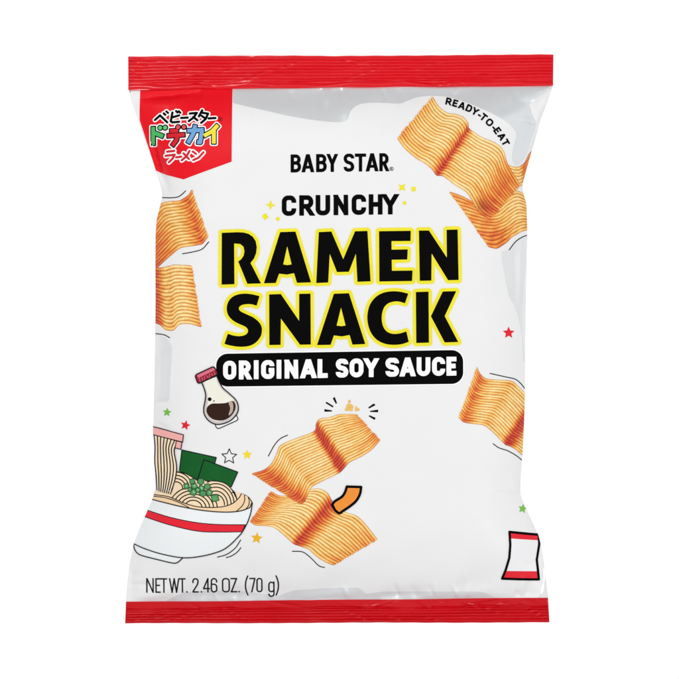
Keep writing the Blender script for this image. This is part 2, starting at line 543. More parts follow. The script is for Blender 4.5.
# ----------------------------------------------------------------------------------------- lettering
G = {
    'A': [[(0, 0), (.5, 1)], [(1, 0), (.5, 1)], [(.2, .22), (.8, .22)]],
    'B': [[(0, 0), (0, 1)], [(0, 1, 0), (.94, 1), (.94, .53), (0, .53, 0)], [(0, .53, 0), (1, .53), (1, 0), (0, 0, 0)]],
    'C': [[(1, .70, 2), (1, 1), (0, 1), (0, 0), (1, 0), (1, .30, 2)]],
    'D': [[(0, 0), (0, 1)], [(0, 1, 0), (1, 1), (1, 0), (0, 0, 0)]],
    'E': [[(1, 1), (0, 1, 0), (0, 0, 0), (1, 0)], [(0, .51), (.84, .51)]],
    'G': [[(1, .76, 2), (1, 1), (0, 1), (0, 0), (1, 0), (1, .44, 0), (.66, .44, 2)]],
    'H': [[(0, 0), (0, 1)], [(1, 0), (1, 1)], [(0, .5), (1, .5)]],
    'I': [[(.5, 0), (.5, 1)]],
    'L': [[(0, 1), (0, 0, 0), (1, 0)]],
    'N': [[(0, 0), (0, 1)], [(1, 0), (1, 1)], [(.04, 1), (.96, 0)]],
    'O': ['loop'], '0': ['loop'],
    'R': [[(0, 0), (0, 1)], [(0, 1, 0), (1, 1), (1, .44), (0, .44, 0)], [(.5, .44, 2), (1, 0)]],
    'S': [[(1, .80, 2), (1, 1), (0, 1), (0, .56), (1, .44), (1, 0), (0, 0), (0, .20, 2)]],
    'T': [[(0, 1), (1, 1)], [(.5, 0), (.5, 1)]],
    'U': [[(0, 1), (0, 0), (1, 0), (1, 1)]],
    'W': [[(0, 1), (.26, 0)], [(.26, 0), (.5, 1)], [(.5, 1), (.74, 0)], [(.74, 0), (1, 1)]],
    'Y': [[(.07, 1), (.5, .44, 2)], [(.93, 1), (.5, .44, 2)], [(.5, .47), (.5, 0)]],
    'Z': [[(0, 1), (1, 1)], [(.97, 1), (.03, 0)], [(0, 0), (1, 0)]],
    '2': [[(0, .72), (0, 1), (1, 1), (1, .62), (0, .04, 0)], [(0, 0), (1, 0)]],
    '4': [[(.74, 0), (.74, 1)], [(.74, 1, 2), (0, .27, 2)], [(0, .25), (1, .25)]],
    '6': [[(1, .76), (1, 1), (0, 1), (0, 0), (1, 0), (1, .58), (0, .58)]],
    '7': [[(0, 1), (1, 1)], [(1, 1, 2), (.36, 0)]],
    'g': ['low_loop'],
    '-': [[(0, .42), (1, .42)]],
}
def fillet(pts, r):
    """pts: list of (x, y[, k]); k = 0 keeps the corner sharp. Returns points and sharp flags."""
    out, sharp = [], []
    n = len(pts)
    for i, p in enumerate(pts):
        q = np.array(p[:2], float)
        k = p[2] if len(p) > 2 else 1
        if i in (0, n - 1) or k == 0 or r <= 0:
            out.append(q); sharp.append(True); continue
        a = np.array(pts[i - 1][:2], float); b = np.array(pts[i + 1][:2], float)
        la, lb = np.hypot(*(a - q)), np.hypot(*(b - q))
        lim_a = la if (i - 1 == 0) else la / 2
        lim_b = lb if (i + 1 == n - 1) else lb / 2
        rr = min(r, lim_a * 0.98, lim_b * 0.98)
        s = q + (a - q) / la * rr; e = q + (b - q) / lb * rr
        for t in np.linspace(0, 1, 9):
            w = 0.72        # rational quadratic: close to a circular arc
            den = (1 - t) ** 2 + 2 * w * t * (1 - t) + t * t
            out.append(((1 - t) ** 2 * s + 2 * w * t * (1 - t) * q + t * t * e) / den); sharp.append(False)
    return out, sharp

def glyph(shp, ch, x0, x1, yb, yt, t, r, M, dil=0.0):
    """draw ch into shp: box x0..x1, baseline yb, cap line yt (flat local frame, y down); M maps local->print"""
    w, h = x1 - x0, yb - yt
    tt = t - 2 * dil
    def mp(p):
        return (x0 + t / 2 + p[0] * (w - t), yb - t / 2 - p[1] * (h - t))
    def put(pl, closed=False, ext=True):
        pts, sh = fillet(pl, r)
        n = len(pts)
        for i in range(n - 1):
            a, b = pts[i], pts[i + 1]
            diag = abs(a[0] - b[0]) > 0.3 and abs(a[1] - b[1]) > 0.3
            full = tt if diag else tt / 2
            ea = (full if sh[i] else 0) if ext else 0
            eb = (full if sh[i + 1] else 0) if ext else 0
            if i == 0 and len(pl[0]) > 2 and pl[0][2] == 2: ea = 0
            if i == n - 2 and len(pl[-1]) > 2 and pl[-1][2] == 2: eb = 0
            shp.seg(M(a), M(b), tt, ea, eb, clip=clip)
        for i in range(1, n - 1):
            near = min(np.hypot(*(pts[i] - pts[0])), np.hypot(*(pts[i] - pts[-1])))
            if not sh[i] and near > tt * 0.5: shp.disc(M(pts[i]), tt / 2, clip=clip)
    # clip to the cap-height band, in print space
    p0, px, py = np.array(M((x0, yb))), np.array(M((x0 + 1, yb))), np.array(M((x0, yb - 1)))
    up = py - p0
    def clip(X, Y):
        v = (X - p0[0]) * up[0] + (Y - p0[1]) * up[1]
        return np.maximum(dil - v, v - (h - dil))
    if ch in 'NZ247':
        rt = px - p0
        band = clip
        def clip(X, Y):
            u = (X - p0[0]) * rt[0] + (Y - p0[1]) * rt[1]
            return np.maximum(band(X, Y), np.maximum(dil - u, u - (w - dil)))
    if ch == 'A':
        q = dil; xm = (x0 + x1) / 2; a = t * 0.56 - q; tw = t * 1.1 - 2 * q
        X0, X1, B_, T_ = x0 + q, x1 - q, yb - q, yt + q
        hh = B_ - T_; sx = (xm - a - X0) / hh
        li = lambda u: (X0 + tw + sx * u, B_ - u)
        ri = lambda u: (X1 - tw - sx * u, B_ - u)
        us = (xm - X0 - tw) / sx; u1 = h * 0.2; u2 = u1 + t * 0.86 - 2 * q
        rings = [[(X0, B_), (xm - a, T_), (xm + a, T_), (X1, B_), (X1 - tw, B_), ri(u1), li(u1), (X0 + tw, B_)]]
        if us > u2 + 0.4: rings.append([li(u2), (xm, B_ - us), ri(u2)])
        shp.poly(*[[M(p) for p in r_] for r_ in rings])
        return
    if ch == '.':
        a = (x0 + w / 2, yb - t * 0.55); clip0 = clip
        shp.seg(M((a[0] - t * .5, a[1])), M((a[0] + t * .5, a[1])), t * 1.1); return
    if ch in '()':
        sgn = 1 if ch == '(' else -1
        pts = [(x0 + w * (0.5 + sgn * 0.42 * (1 - 2 * math.cos(a) ** 1.0 * 1.0 + 0)), yb + h * 0.23 - (h * 1.42) * k / 12)
               for k in range(13) for a in [abs(k / 12 - 0.5) * 0 + (0.5 - abs(k / 12 - 0.5)) * 0]]
        pts = []
        for k in range(13):
            q = k / 6 - 1
            pts.append((x0 + w * (0.5 - sgn * 0.4 * (1 - 2 * q * q)), yb + h * 0.22 - h * 1.38 * k / 12))
        for i in range(12): shp.seg(M(pts[i]), M(pts[i + 1]), t)
        for p in pts[1:-1]: shp.disc(M(p), t / 2)
        return
    if ch == 'g':
        xh = h * 0.74
        L = [(x0 + t / 2, yb - t / 2), (x0 + t / 2, yb - xh + t / 2), (x1 - t / 2, yb - xh + t / 2), (x1 - t / 2, yb - t / 2)]
        rr = (w - t) / 2
        loop = [((L[0][0] + L[3][0]) / 2, L[0][1])] + L + [((L[0][0] + L[3][0]) / 2, L[0][1])]
        pts, _ = fillet([(loop[0])] + [loop[1], loop[2], loop[3], loop[4], loop[5]], rr)
        tail, _ = fillet([(x1 - t / 2, yb - xh), (x1 - t / 2, yb + h * .27), (x0 + t / 2, yb + h * .27), (x0 + t / 2, yb + h * .12)], rr)
        for pl in (pts, tail):
            for i in range(len(pl) - 1): shp.seg(M(pl[i]), M(pl[i + 1]), t)
            for p in pl[1:-1]: shp.disc(M(p), t / 2)
        return
    for st in G[ch]:
        if st == 'loop':
            m0 = mp((.5, 1)); pl = [mp((.5, 1)), mp((0, 1)), mp((0, 0)), mp((1, 0)), mp((1, 1)), mp((.5, 1))]
            put(pl, ext=False)
            continue
        pl = [mp(p) + tuple(p[2:]) for p in st]
        put(pl)

def text(chars, boxes, base, cap, slope, t, r, xref, dil=0.0, rnd=0.0, h=0.2, it=None):
    """chars with explicit x boxes on a straight baseline that rises to the right by slope"""
    x0 = min(b[0] for b in boxes); x1 = max(b[1] for b in boxes)
    y0 = base - cap - abs(slope) * (x1 - x0) - 4; y1 = base + abs(slope) * (x1 - x0) + 5
    shp = Shape(x0, y0, x1, y1, h)
    M = lambda p: (p[0], p[1] - slope * (p[0] - xref))
    for c, b in zip(chars, boxes):
        tc = t
        glyph(shp, c, b[0], b[1], base, base - cap, tc, r, M, dil=rnd)
    if rnd: shp.d -= rnd
    return shp

# ================================================================ ARTWORK
# silver areas of the film left bare round the white printed cloud
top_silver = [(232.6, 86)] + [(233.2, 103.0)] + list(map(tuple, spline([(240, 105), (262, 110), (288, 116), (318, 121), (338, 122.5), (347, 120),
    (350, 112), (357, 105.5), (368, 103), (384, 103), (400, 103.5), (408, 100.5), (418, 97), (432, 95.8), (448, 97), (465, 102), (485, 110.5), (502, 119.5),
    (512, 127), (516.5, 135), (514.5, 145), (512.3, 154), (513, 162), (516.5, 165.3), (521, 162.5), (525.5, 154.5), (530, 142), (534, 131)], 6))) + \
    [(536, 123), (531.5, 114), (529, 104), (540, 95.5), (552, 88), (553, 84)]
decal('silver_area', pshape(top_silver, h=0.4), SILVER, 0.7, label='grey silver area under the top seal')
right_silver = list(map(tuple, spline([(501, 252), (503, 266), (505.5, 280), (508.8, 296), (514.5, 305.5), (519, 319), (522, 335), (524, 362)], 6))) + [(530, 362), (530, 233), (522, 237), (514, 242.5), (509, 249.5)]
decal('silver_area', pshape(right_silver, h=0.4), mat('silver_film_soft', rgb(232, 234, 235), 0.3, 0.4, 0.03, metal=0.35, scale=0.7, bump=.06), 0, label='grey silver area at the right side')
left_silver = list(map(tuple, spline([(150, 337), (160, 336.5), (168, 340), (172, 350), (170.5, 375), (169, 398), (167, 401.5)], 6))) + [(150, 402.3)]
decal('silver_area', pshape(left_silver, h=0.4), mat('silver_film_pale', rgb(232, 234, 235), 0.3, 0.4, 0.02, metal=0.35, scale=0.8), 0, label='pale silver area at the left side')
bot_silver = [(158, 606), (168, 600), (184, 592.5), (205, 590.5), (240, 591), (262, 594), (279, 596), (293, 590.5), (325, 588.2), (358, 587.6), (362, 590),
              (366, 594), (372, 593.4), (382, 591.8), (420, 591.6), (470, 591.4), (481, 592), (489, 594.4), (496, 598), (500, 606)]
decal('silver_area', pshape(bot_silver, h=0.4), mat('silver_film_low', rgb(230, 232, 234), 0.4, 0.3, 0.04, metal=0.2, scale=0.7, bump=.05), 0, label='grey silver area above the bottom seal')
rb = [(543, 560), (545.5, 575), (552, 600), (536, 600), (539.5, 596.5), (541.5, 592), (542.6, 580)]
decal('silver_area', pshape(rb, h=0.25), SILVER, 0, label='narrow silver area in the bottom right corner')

# red emblem in the top left corner
EMB = decal('emblem', pshape([(140, 87), (232.4, 85), (232, 162.3), (184, 179.7), (167, 175), (156, 170.5), (139.5, 120)], h=0.3), RED, 1,
            label='red five-sided emblem with Japanese lettering')
Z6 = lambda p: zm(p, 140, 100, 6.79)
k1 = [Z6(p) for p in ([(104, 136), (138, 106), (188, 154)], [(163, 93), (174, 103)], [(181, 80), (192, 90)],
      [(222, 88), (212, 148), (222, 155), (268, 152)], [(219, 122), (268, 108)], [(247, 78), (256, 88)], [(265, 80), (275, 90)],
      [(282, 126), (326, 124)], [(340, 96), (388, 92), (366, 124), (334, 148)], [(364, 120), (392, 142)],
      [(424, 74), (402, 116)], [(418, 90), (464, 97), (448, 134), (418, 160)], [(420, 112), (446, 130)], [(468, 130), (514, 127)])]
s1 = lshape(k1, 2.3, smooth=False)
decal('white_edge', s1, PAPER, 2, level=1.3, parent=EMB)
BIG = {
    'green': (rgb(72, 186, 96), [[(92, 184), (92, 302)], [(96, 222), (160, 248)]], [(140, 190), (174, 190)]),
    'red': (rgb(205, 66, 54), [[(208, 214), (262, 212)], [(190, 246), (306, 240)], [(258, 246), (252, 276), (224, 312)]], [(262, 188), (302, 188)]),
    'blue': (rgb(106, 162, 216), [[(326, 214), (434, 208)], [(424, 208), (412, 292), (392, 290)], [(378, 176), (366, 232), (330, 296)]], []),
    'yellow': (rgb(246, 226, 52), [[(530, 176), (492, 218), (438, 248)], [(504, 214), (504, 300)]], []),
}
bigs = Shape(145, 120, 225, 152, 0.2)
for nm, (c, ls, ds) in BIG.items():
    for l in ls:
        z = Z6(l)
        for a, b in zip(z[:-1], z[1:]): bigs.seg(a, b, 4.1, 0.4, 0.4)
        for p in z[1:-1]: bigs.disc(p, 2.05)
    for dd in ds: bigs.disc(Z6([dd])[0], 2.2)
decal('white_edge', bigs, PAPER, 2.15, level=2.1, parent=EMB)
k3 = [Z6(p) for p in ([(188, 352), (236, 348)], [(178, 380), (240, 374), (224, 402), (200, 424)], [(250, 392), (284, 388)],
      [(340, 350), (320, 386), (288, 412)], [(300, 366), (336, 404)], [(362, 354), (384, 370)], [(366, 412), (402, 396), (434, 360)])]
s3 = lshape(k3, 2.2, smooth=False)
decal('white_edge', s3, PAPER, 2.3, level=1.4, parent=EMB)
decal('lettering', s1, BLACK, 3.6, parent=EMB, label='black Japanese lettering on the first line')
decal('lettering', s3, mat('emblem_red', rgb(214, 24, 40), .4, .2), 3.6, parent=EMB, label='red Japanese lettering on the third line')
decal('black_edge', bigs, BLACK, 3.2, level=0.9, parent=EMB)
for q, (nm, (c, ls, ds)) in enumerate(BIG.items()):
    s = Shape(145, 120, 225, 152, 0.2)
    for l in ls:
        z = Z6(l)
        for a, b in zip(z[:-1], z[1:]): s.seg(a, b, 3.9, 0.2, 0.2)
        for p in z[1:-1]: s.disc(p, 1.95)
    for dd in ds: s.disc(Z6([dd])[0], 2.0)
    decal('lettering', s, mat('emblem_' + nm, c, .4, .2), 4.2, parent=EMB, label=nm + ' Japanese character')
    if ds:
        for dd in ds:
            s = Shape(145, 120, 225, 152, 0.2)
            c0 = Z6([dd])[0]
            X, Y = np.meshgrid(s.xs, s.ys)
            s.d = np.minimum(s.d, np.abs(np.hypot(X - c0[0], Y - c0[1]) - 1.25) - 0.22)
            decal('dot_ring', s, mat('emblem_pale_' + nm, (min(1, c[0] * 1.5 + .18), min(1, c[1] * 1.5 + .18), min(1, c[2] * 1.5 + .18), 1), .4, .2), 5, parent=EMB)
s = Shape(218, 116, 224, 124, 0.12); s.ring((220.6, 119.8), 1.9, 0.5)
s.seg((219.9, 121), (219.9, 118.7), .45); s.seg((219.9, 118.8), (221.1, 118.9), .45); s.seg((221.1, 119.7), (219.9, 119.8), .45); s.seg((220.3, 119.8), (221.3, 121), .45)
decal('registered_mark', s, mat('dark_red_ink', rgb(120, 16, 24), .4, .1), 3, parent=EMB)

# brand lettering
sl = 1.35 / 97
bs = text('BABYSTAR', [(290.8, 301.2), (301.6, 314.4), (316.2, 326.8), (326.6, 338), (343.6, 354.2), (354.8, 366), (365.6, 378.4), (379.2, 388.4)],
          173.1, 18.0, sl, 3.35, 3.6, 291, rnd=0.25)
BRAND = decal('brand_lettering', bs, BLACK, 1)
s = Shape(388, 166, 395, 173, 0.12); s.ring((391.4, 169.4), 1.75, 0.5)
s.seg((390.8, 170.5), (390.8, 168.4), .42); s.seg((390.8, 168.5), (391.9, 168.6), .42); s.seg((391.9, 169.3), (390.8, 169.4), .42); s.seg((391.2, 169.4), (392.1, 170.5), .42)
decal('registered_mark', s, BLACK, 1, parent=BRAND)

# CRUNCHY
cs = text('CRUNCHY', [(282, 296.4), (299.4, 313.4), (315.7, 330.2), (333.6, 348.3), (351.6, 366), (368.6, 382.4), (381.6, 398.6)],
          216.4, 20.4, 1.6 / 112, 4.7, 4.0, 283, rnd=0.4)
decal('crunchy_lettering', cs, BLACK, 1, label='black condensed capitals above the title')

def star(c, r, n=5, inner=0.45, rot=0.0):
    return [(c[0] + (r if k % 2 == 0 else r * inner) * math.sin(math.pi * k / n + rot), c[1] - (r if k % 2 == 0 else r * inner) * math.cos(math.pi * k / n + rot)) for k in range(2 * n)]
for c, r, n, inn, rot in (((270.8, 205.5), 5.2, 4, .38, 0.1), ((265.5, 217.0), 3.5, 4, .72, 0.2), ((278.0, 219.3), 2.4, 4, .74, 0.2),
                          ((401.8, 188.0), 5.0, 4, .42, .75), ((413.3, 189.6), 3.0, 4, .74, .6), ((404.3, 203.5), 2.3, 4, .74, .3)):
    decal('sparkle', pshape(star(c, r, n, inn, rot), h=.2), YELLOW, 1)

# title
TITLE = [
    [[(222.2, 233.2), (238, 232.6), (244, 232.9), (249, 234.3), (253, 237), (256, 241.5), (257.1, 247.5), (256.4, 253.5), (254.3, 258.8), (250.8, 263.2), (261.3, 283.6), (247.7, 284),
      (238.6, 261.8), (241.6, 259.5), (244, 256), (244.8, 251.5), (243.8, 247), (240.5, 244.3), (234.5, 243.8), (234.8, 284.4), (222, 284.8)]],
    [[(280.4, 232.5), (295.6, 232), (311.2, 282.6), (297.2, 283), (294.2, 273.4), (287, 274.8), (279.3, 273.9), (276, 283.2), (264.2, 283.5)], [(287.4, 246.5), (283.4, 264.7), (287.5, 265.4), (291.8, 264.7)]],
    [[(318.9, 232.5), (331.4, 231.9), (343.2, 259.5), (355, 231.7), (367.3, 231.3), (370.5, 281.5), (357.4, 282), (355.8, 254), (348.8, 272), (337, 272.3), (329.8, 254), (328.2, 282.7), (316.3, 283.2)]],
    [[(378.9, 231.6), (410.5, 231.2), (410.3, 241.3), (391.3, 241.5), (391.4, 250), (407.5, 249.7), (407, 259.8), (391.5, 260), (391.7, 271), (412.3, 270.8), (411.8, 281.2), (379.2, 281.7)]],
    [[(418.6, 231), (428.6, 230.9), (446.5, 258), (446.2, 230.2), (457.2, 229.9), (458.2, 280.2), (447.7, 280.4), (431.3, 253.8), (431, 280.8), (419.5, 281)]],
    [list(map(tuple, np.concatenate([spline([(256.9, 305.8), (252.5, 304.5), (248, 304.2), (243, 304.9), (239.8, 306.8), (239.3, 309.3), (241.2, 311.6), (246, 314), (253, 317.2), (258.5, 321.4), (261.5, 325.8), (262.2, 330.5), (261, 336.3), (257, 341.7), (252, 345), (246, 346.5), (238, 346.6), (230, 345.3), (224.9, 343.8)], 4),
      spline([(228.2, 333.8), (234, 335.6), (240, 336.2), (245.2, 335.1), (248, 332.6), (248.1, 329.4), (245.5, 326.6), (240, 324.2), (234, 321), (229.5, 316.6), (227.4, 311.5), (227.4, 306), (229.5, 300.6), (233.5, 296.7), (239, 294.5), (246, 293.8), (253, 294.6), (259.8, 296.3)], 4)])))],
    [[(269.4, 294.6), (281, 294.2), (299.3, 321.0), (299.3, 294.0), (310.6, 293.8), (310.9, 344.5), (300.2, 344.7), (281.1, 318.6), (280.8, 344.8), (269.6, 345)]],
    [[(333.9, 293.9), (348.9, 293.4), (365.2, 344), (352.4, 344.6), (349.6, 335), (341.7, 336.4), (333.9, 335.4), (330.6, 344.8), (317.1, 345)], [(341, 307.6), (336.6, 325.6), (341.2, 326.3), (345.6, 325.6)]],
    [list(map(tuple, np.concatenate([spline([(404.7, 303.4), (399, 301.7), (393.5, 301.7), (387.5, 303.8), (383.3, 308.8), (381.5, 317.5), (383, 326.5), (387, 331.8), (393, 333.9), (400, 333.4), (406.1, 331.4)], 4),
      spline([(408.5, 341.8), (402, 344), (394, 344.8), (385, 343.8), (376.5, 339.6), (370.5, 332), (367.6, 322.5), (367.5, 313.5), (370, 304.5), (375.5, 297.3), (383, 293), (391.5, 291.5), (400, 291.9), (408, 293.8)], 4)])))],
    [[(415.6, 292.2), (428.2, 291.8), (428.6, 342.6), (416, 343)]],
    [[(430.6, 316.4), (442.4, 291.7), (455.8, 291.3), (444.3, 316.2), (457.8, 342), (444.3, 342.4)]],
]
ts = Shape(216, 226, 464, 352, 0.25)
for rings in TITLE: ts.poly(*rings)
TL = decal('title_lettering', ts, BLACK, 3, label='two lines of large black title capitals with yellow edging')
decal('yellow_edge', ts, PALEYEL, 1, level=3.4, parent=TL)
decal('inner_yellow_edge', ts, YELLOW, 2, level=2.5, parent=TL)

# flavour banner
def rrect(q, r):
    out = []
    n = 4
    for i in range(n):
        p = np.array(q[i]); a = np.array(q[i - 1]); b = np.array(q[(i + 1) % n])
        s = p + (a - p) / np.hypot(*(a - p)) * r; e = p + (b - p) / np.hypot(*(b - p)) * r
        for t in np.linspace(0, 1, 10):
            w = .72; den = (1 - t) ** 2 + 2 * w * t * (1 - t) + t * t
            out.append(tuple(((1 - t) ** 2 * s + 2 * w * t * (1 - t) * p + t * t * e) / den))
    return out
bn = pshape(rrect([(216.6, 353.8), (462.6, 349.9), (462.8, 383.6), (216.7, 386.5)], 11.5), h=.3)
BAN = decal('flavour_banner', bn, BLACK, 2, label='black rounded banner with white capitals')
decal('white_edge', bn, PAPER, 1, level=1.5, parent=BAN)
fs = text('ORIGINALSOYSAUCE', [(223.5, 236.6), (239.2, 251), (253.8, 259.2), (261.4, 274.6), (276.6, 281.8), (284.8, 298.5), (300, 317), (317.6, 327.8),
          (335.8, 348.3), (349.5, 363.4), (363.6, 378.6), (385.3, 398.8), (399.2, 415.6), (416.4, 430), (431.7, 444.8), (446.1, 456)],
          379.6, 18.9, 4.2 / 232, 4.75, 4.8, 224, rnd=0.45)
decal('lettering', fs, PAPER, 3, parent=BAN)

# READY-TO-EAT on a curve
rs = Shape(442, 96, 512, 150, 0.18)
path = [('R', 448.6, 101.7, 12, 5.0), ('E', 455.2, 103.6, 16, 4.4), ('A', 461.9, 106.0, 20, 6.2), ('D', 468.9, 108.8, 25, 5.2), ('Y', 474.9, 112.0, 30, 5.8), ('-', 479.4, 115.6, 35, 2.8),
        ('T', 483.3, 117.8, 39, 5.2), ('O', 489.2, 123.0, 44, 6.0), ('-', 493.6, 128.2, 50, 2.8), ('E', 496.9, 131.2, 54, 4.4), ('A', 501.4, 137.0, 57, 6.0), ('T', 505.0, 143.0, 61, 5.2)]
for ch, cx, cy, an, w in path:
    a = math.radians(an)
    M = lambda p, cx=cx, cy=cy, a=a: (cx + p[0] * math.cos(a) - p[1] * math.sin(a), cy + p[0] * math.sin(a) + p[1] * math.cos(a))
    glyph(rs, ch, -w * .57, w * .57, 3.7, -3.7, 1.7, 2.0, M)
decal('claim_lettering', rs, BLACK, 2, label='small black capitals on a curve')

# net weight
ns = text('NETWT.2.46OZ.(70g)', [(146.3, 154), (155.5, 160.9), (160.7, 167.4), (169.2, 179.6), (179.2, 185.8), (186, 187.8), (192.4, 198.8), (200.6, 202.2), (203, 210.2), (210.8, 217.4),
          (222, 230), (230.6, 237.4), (238.4, 240), (245.2, 248.4), (249.4, 255.6), (256.4, 262.6), (268.3, 274.6), (275.6, 278.8)],
          592.7, 14.8, 0.5 / 130, 1.35, 2.8, 147, h=.16)
decal('weight_lettering', ns, GREYINK, 1, label='thin dark grey line stating the weight')

# ----------------------------------------------------------------------------------------- crackers in the picture
VC = mat_vcol('cracker_print')
def lerp_col(stops, s):
    s = np.clip(s, 0, 2)
    out = np.zeros(s.shape + (3,))
    for c in range(3):
        out[..., c] = np.interp(s, [q[0] for q in stops], [lin(q[1][c]) for q in stops])
    return out
CREST = [(0, (255, 234, 160)), (.5, (255, 210, 112)), (1, (248, 162, 72)), (1.5, (232, 104, 56)), (2, (214, 70, 50))]
VALLEY = [(0, (206, 122, 36)), (.5, (194, 94, 22)), (1, (172, 52, 14)), (1.5, (146, 26, 16)), (2, (122, 14, 18))]
def cracker(c0, c1, shade, nr, layer, label, dark=0.0, vshade=0.0, seed=0, end_dark=None):
    K = len(c0)
    n = 9
    A, B = spline(c0, n), spline(c1, n)
    sh = np.interp(np.linspace(0, K - 1, len(A)), range(K), shade)
    nv = nr * 10 + 1
    v = np.linspace(0, 1, nv)
    U = np.linspace(0, 1, len(A))
    V_, _ = np.meshgrid(v, U)
    ph = V_ * nr
    fr = ph - np.floor(ph)
    r_ = np.random.default_rng(seed + 3)
    rid = np.minimum(np.floor(ph).astype(int), nr - 1)
    jit = r_.uniform(-1, 1, nr + 1)
    P = A[:, None, :] * (1 - V_[..., None]) + B[:, None, :] * V_[..., None]
    # scalloped ends: each strand ends in a round tip, a little longer or shorter than its neighbour
    du = np.gradient(P, axis=0)
    ln = np.linalg.norm(du, axis=2, keepdims=True) + 1e-6
    tip = (np.sin(np.pi * fr) ** 0.8) * 1.3 + jit[rid] * 0.45
    e0 = np.clip(1 - U[:, None] * (K - 1) / 0.8, 0, 1); e1 = np.clip(1 - (1 - U[:, None]) * (K - 1) / 0.8, 0, 1)
    P = P + du / ln * (tip * (e1 - e0))[..., None]
    # small wobble of the strands
    wob = np.sin(U[:, None] * 23 + jit[rid] * 6) * 0.16
    dv = np.gradient(P, axis=1); lv = np.linalg.norm(dv, axis=2, keepdims=True) + 1e-6
    P = P + dv / lv * wob[..., None]
    # colours: a rounded strand, lit on one flank, with a thin dark groove
    prof = np.clip(np.sin(np.pi * np.clip((fr - 0.06) / 0.94, 0, 1)) ** 0.55, 0, 1)
    prof = prof * (0.86 + 0.14 * np.cos(2 * np.pi * (fr - 0.35)))
    s = sh[:, None] + vshade * (V_ - 0.5) + 0.16 * jit[rid] + 0.12 * np.sin(U[:, None] * 31 + rid * 2.1)
    s = np.clip(s, 0, 2)
    col = lerp_col(CREST, s) * prof[..., None] + lerp_col(VALLEY, s) * (1 - prof[..., None])
    hl = np.exp(-((fr - 0.42) / 0.13) ** 2) * np.clip(1 - s, 0, 1) * 0.35
    col = col + hl[..., None] * (np.array([1.0, 0.9, 0.62]) - col)
    if end_dark is not None:
        (ex, ey, er, ea) = end_dark
        k = ea * np.exp(-(((P[..., 0] - ex) ** 2 + (P[..., 1] - ey) ** 2) / er ** 2))
        col = col * (1 - k[..., None]) + k[..., None] * np.array([lin(96), lin(20), lin(18)])
    col = col * (1 - dark)
    x, y = P[..., 0].copy(), P[..., 1].copy()
    out = (x < Ledge(y) + 0.3) | (x > Redge(y) - 0.3)
    x = np.clip(x, Ledge(y) + 0.3, Redge(y) - 0.3)
    nu = len(A)
    N = normals(x, y)
    W = world(x, y, Z(x, y)) + N * (0.16 + LAYER * layer) * S
    idx = np.arange(nu * nv).reshape(nu, nv)
    q = np.stack([idx[:-1, :-1], idx[1:, :-1], idx[1:, 1:], idx[:-1, 1:]], -1).reshape(-1, 4)
    o = out.ravel()
    q = q[~o[q].all(1)]
    # facing
    a, b, c = np.stack([x, y], -1).reshape(-1, 2)[q[len(q) // 2][:3]]
    if (b[0] - a[0]) * (c[1] - a[1]) - (b[1] - a[1]) * (c[0] - a[0]) > 0: q = q[:, ::-1]
    used = np.unique(q); mp = -np.ones(nu * nv, int); mp[used] = np.arange(len(used))
    return link_mesh('cracker_picture', W.reshape(-1, 3)[used], mp[q], VC, nrm=N.reshape(-1, 3)[used], label=label, cols=col.reshape(-1, 3)[used])

cracker([(509, 165.5), (514, 167), (519, 166.5), (524, 163), (529, 154), (534, 148)], [(516, 186), (519, 186), (521.5, 185.5), (523.5, 184), (527, 180), (531, 176)],
        [.1, .2, .3, 1.2, .9, .5], 6, 1, 'sliver of a cracker at the upper right edge', seed=1)
cracker([(449.6, 192.5), (463, 197), (478, 205), (492, 206), (505, 196), (516, 191), (528, 196)], [(489, 247.8), (497, 248.6), (505, 243.5), (511, 238), (517, 234), (522, 231.5), (528, 229.5)],
        [.85, 1.0, 1.1, .7, .4, .25, .9], 13, 2, 'cracker behind the one at the upper right', dark=.0, vshade=.3, seed=2)
cracker([(433, 97.5), (439, 107), (447.7, 113.7), (455, 114.5), (463, 117.5), (467.8, 123.5), (468.4, 128.8), (474, 133), (482, 138), (495, 143.7), (502.5, 150.5), (506.5, 162), (512.4, 173), (520, 184.5)],
        [(397.4, 139.5), (404, 149), (415.3, 158.6), (424, 163.5), (429.5, 168), (433, 172), (436.5, 176), (443, 177), (455, 186), (466, 193), (472, 202), (477, 211), (483, 217), (489, 219.5)],
        [.75, .3, .35, .1, .2, .9, 1.95, .4, .05, .15, .45, .95, 1.3, .95], 18, 3, 'wavy cracker at the upper right', vshade=.35, seed=3, end_dark=(482, 206, 7, .45))
cracker([(476.8, 367.4), (480.5, 374.5), (486, 378.5), (497, 379.6), (511, 381), (519, 387), (528, 396), (533, 402), (538, 408), (545, 412), (553, 420)],
        [(458.8, 418), (463, 421.8), (471, 423.2), (478, 424.2), (485, 426), (493, 432.5), (500, 440), (505, 444.5), (509, 446), (516, 450), (523.6, 456.5)],
        [.4, 1.3, .7, .1, .55, .1, .3, 1.95, 1.7, .3, .3], 18, 2, 'wavy cracker at the right edge', seed=4)
cracker([(271.8, 491), (280, 495), (292, 494), (305, 490.5), (317.8, 488), (327, 491.5), (332, 500), (336, 506), (346, 511.5), (356, 515), (366, 524), (377, 538)],
        [(250.7, 521.5), (256, 524.8), (266, 525.2), (274, 527), (282, 533), (290, 540), (295, 544), (301, 546), (309, 549), (318, 557), (325, 561.5), (333, 564.6)],
        [1.15, .9, .3, .1, .15, .3, 1.9, 1.3, .2, .35, .5, .9], 17, 1, 'lower cracker at the bottom centre', vshade=.2, seed=5)
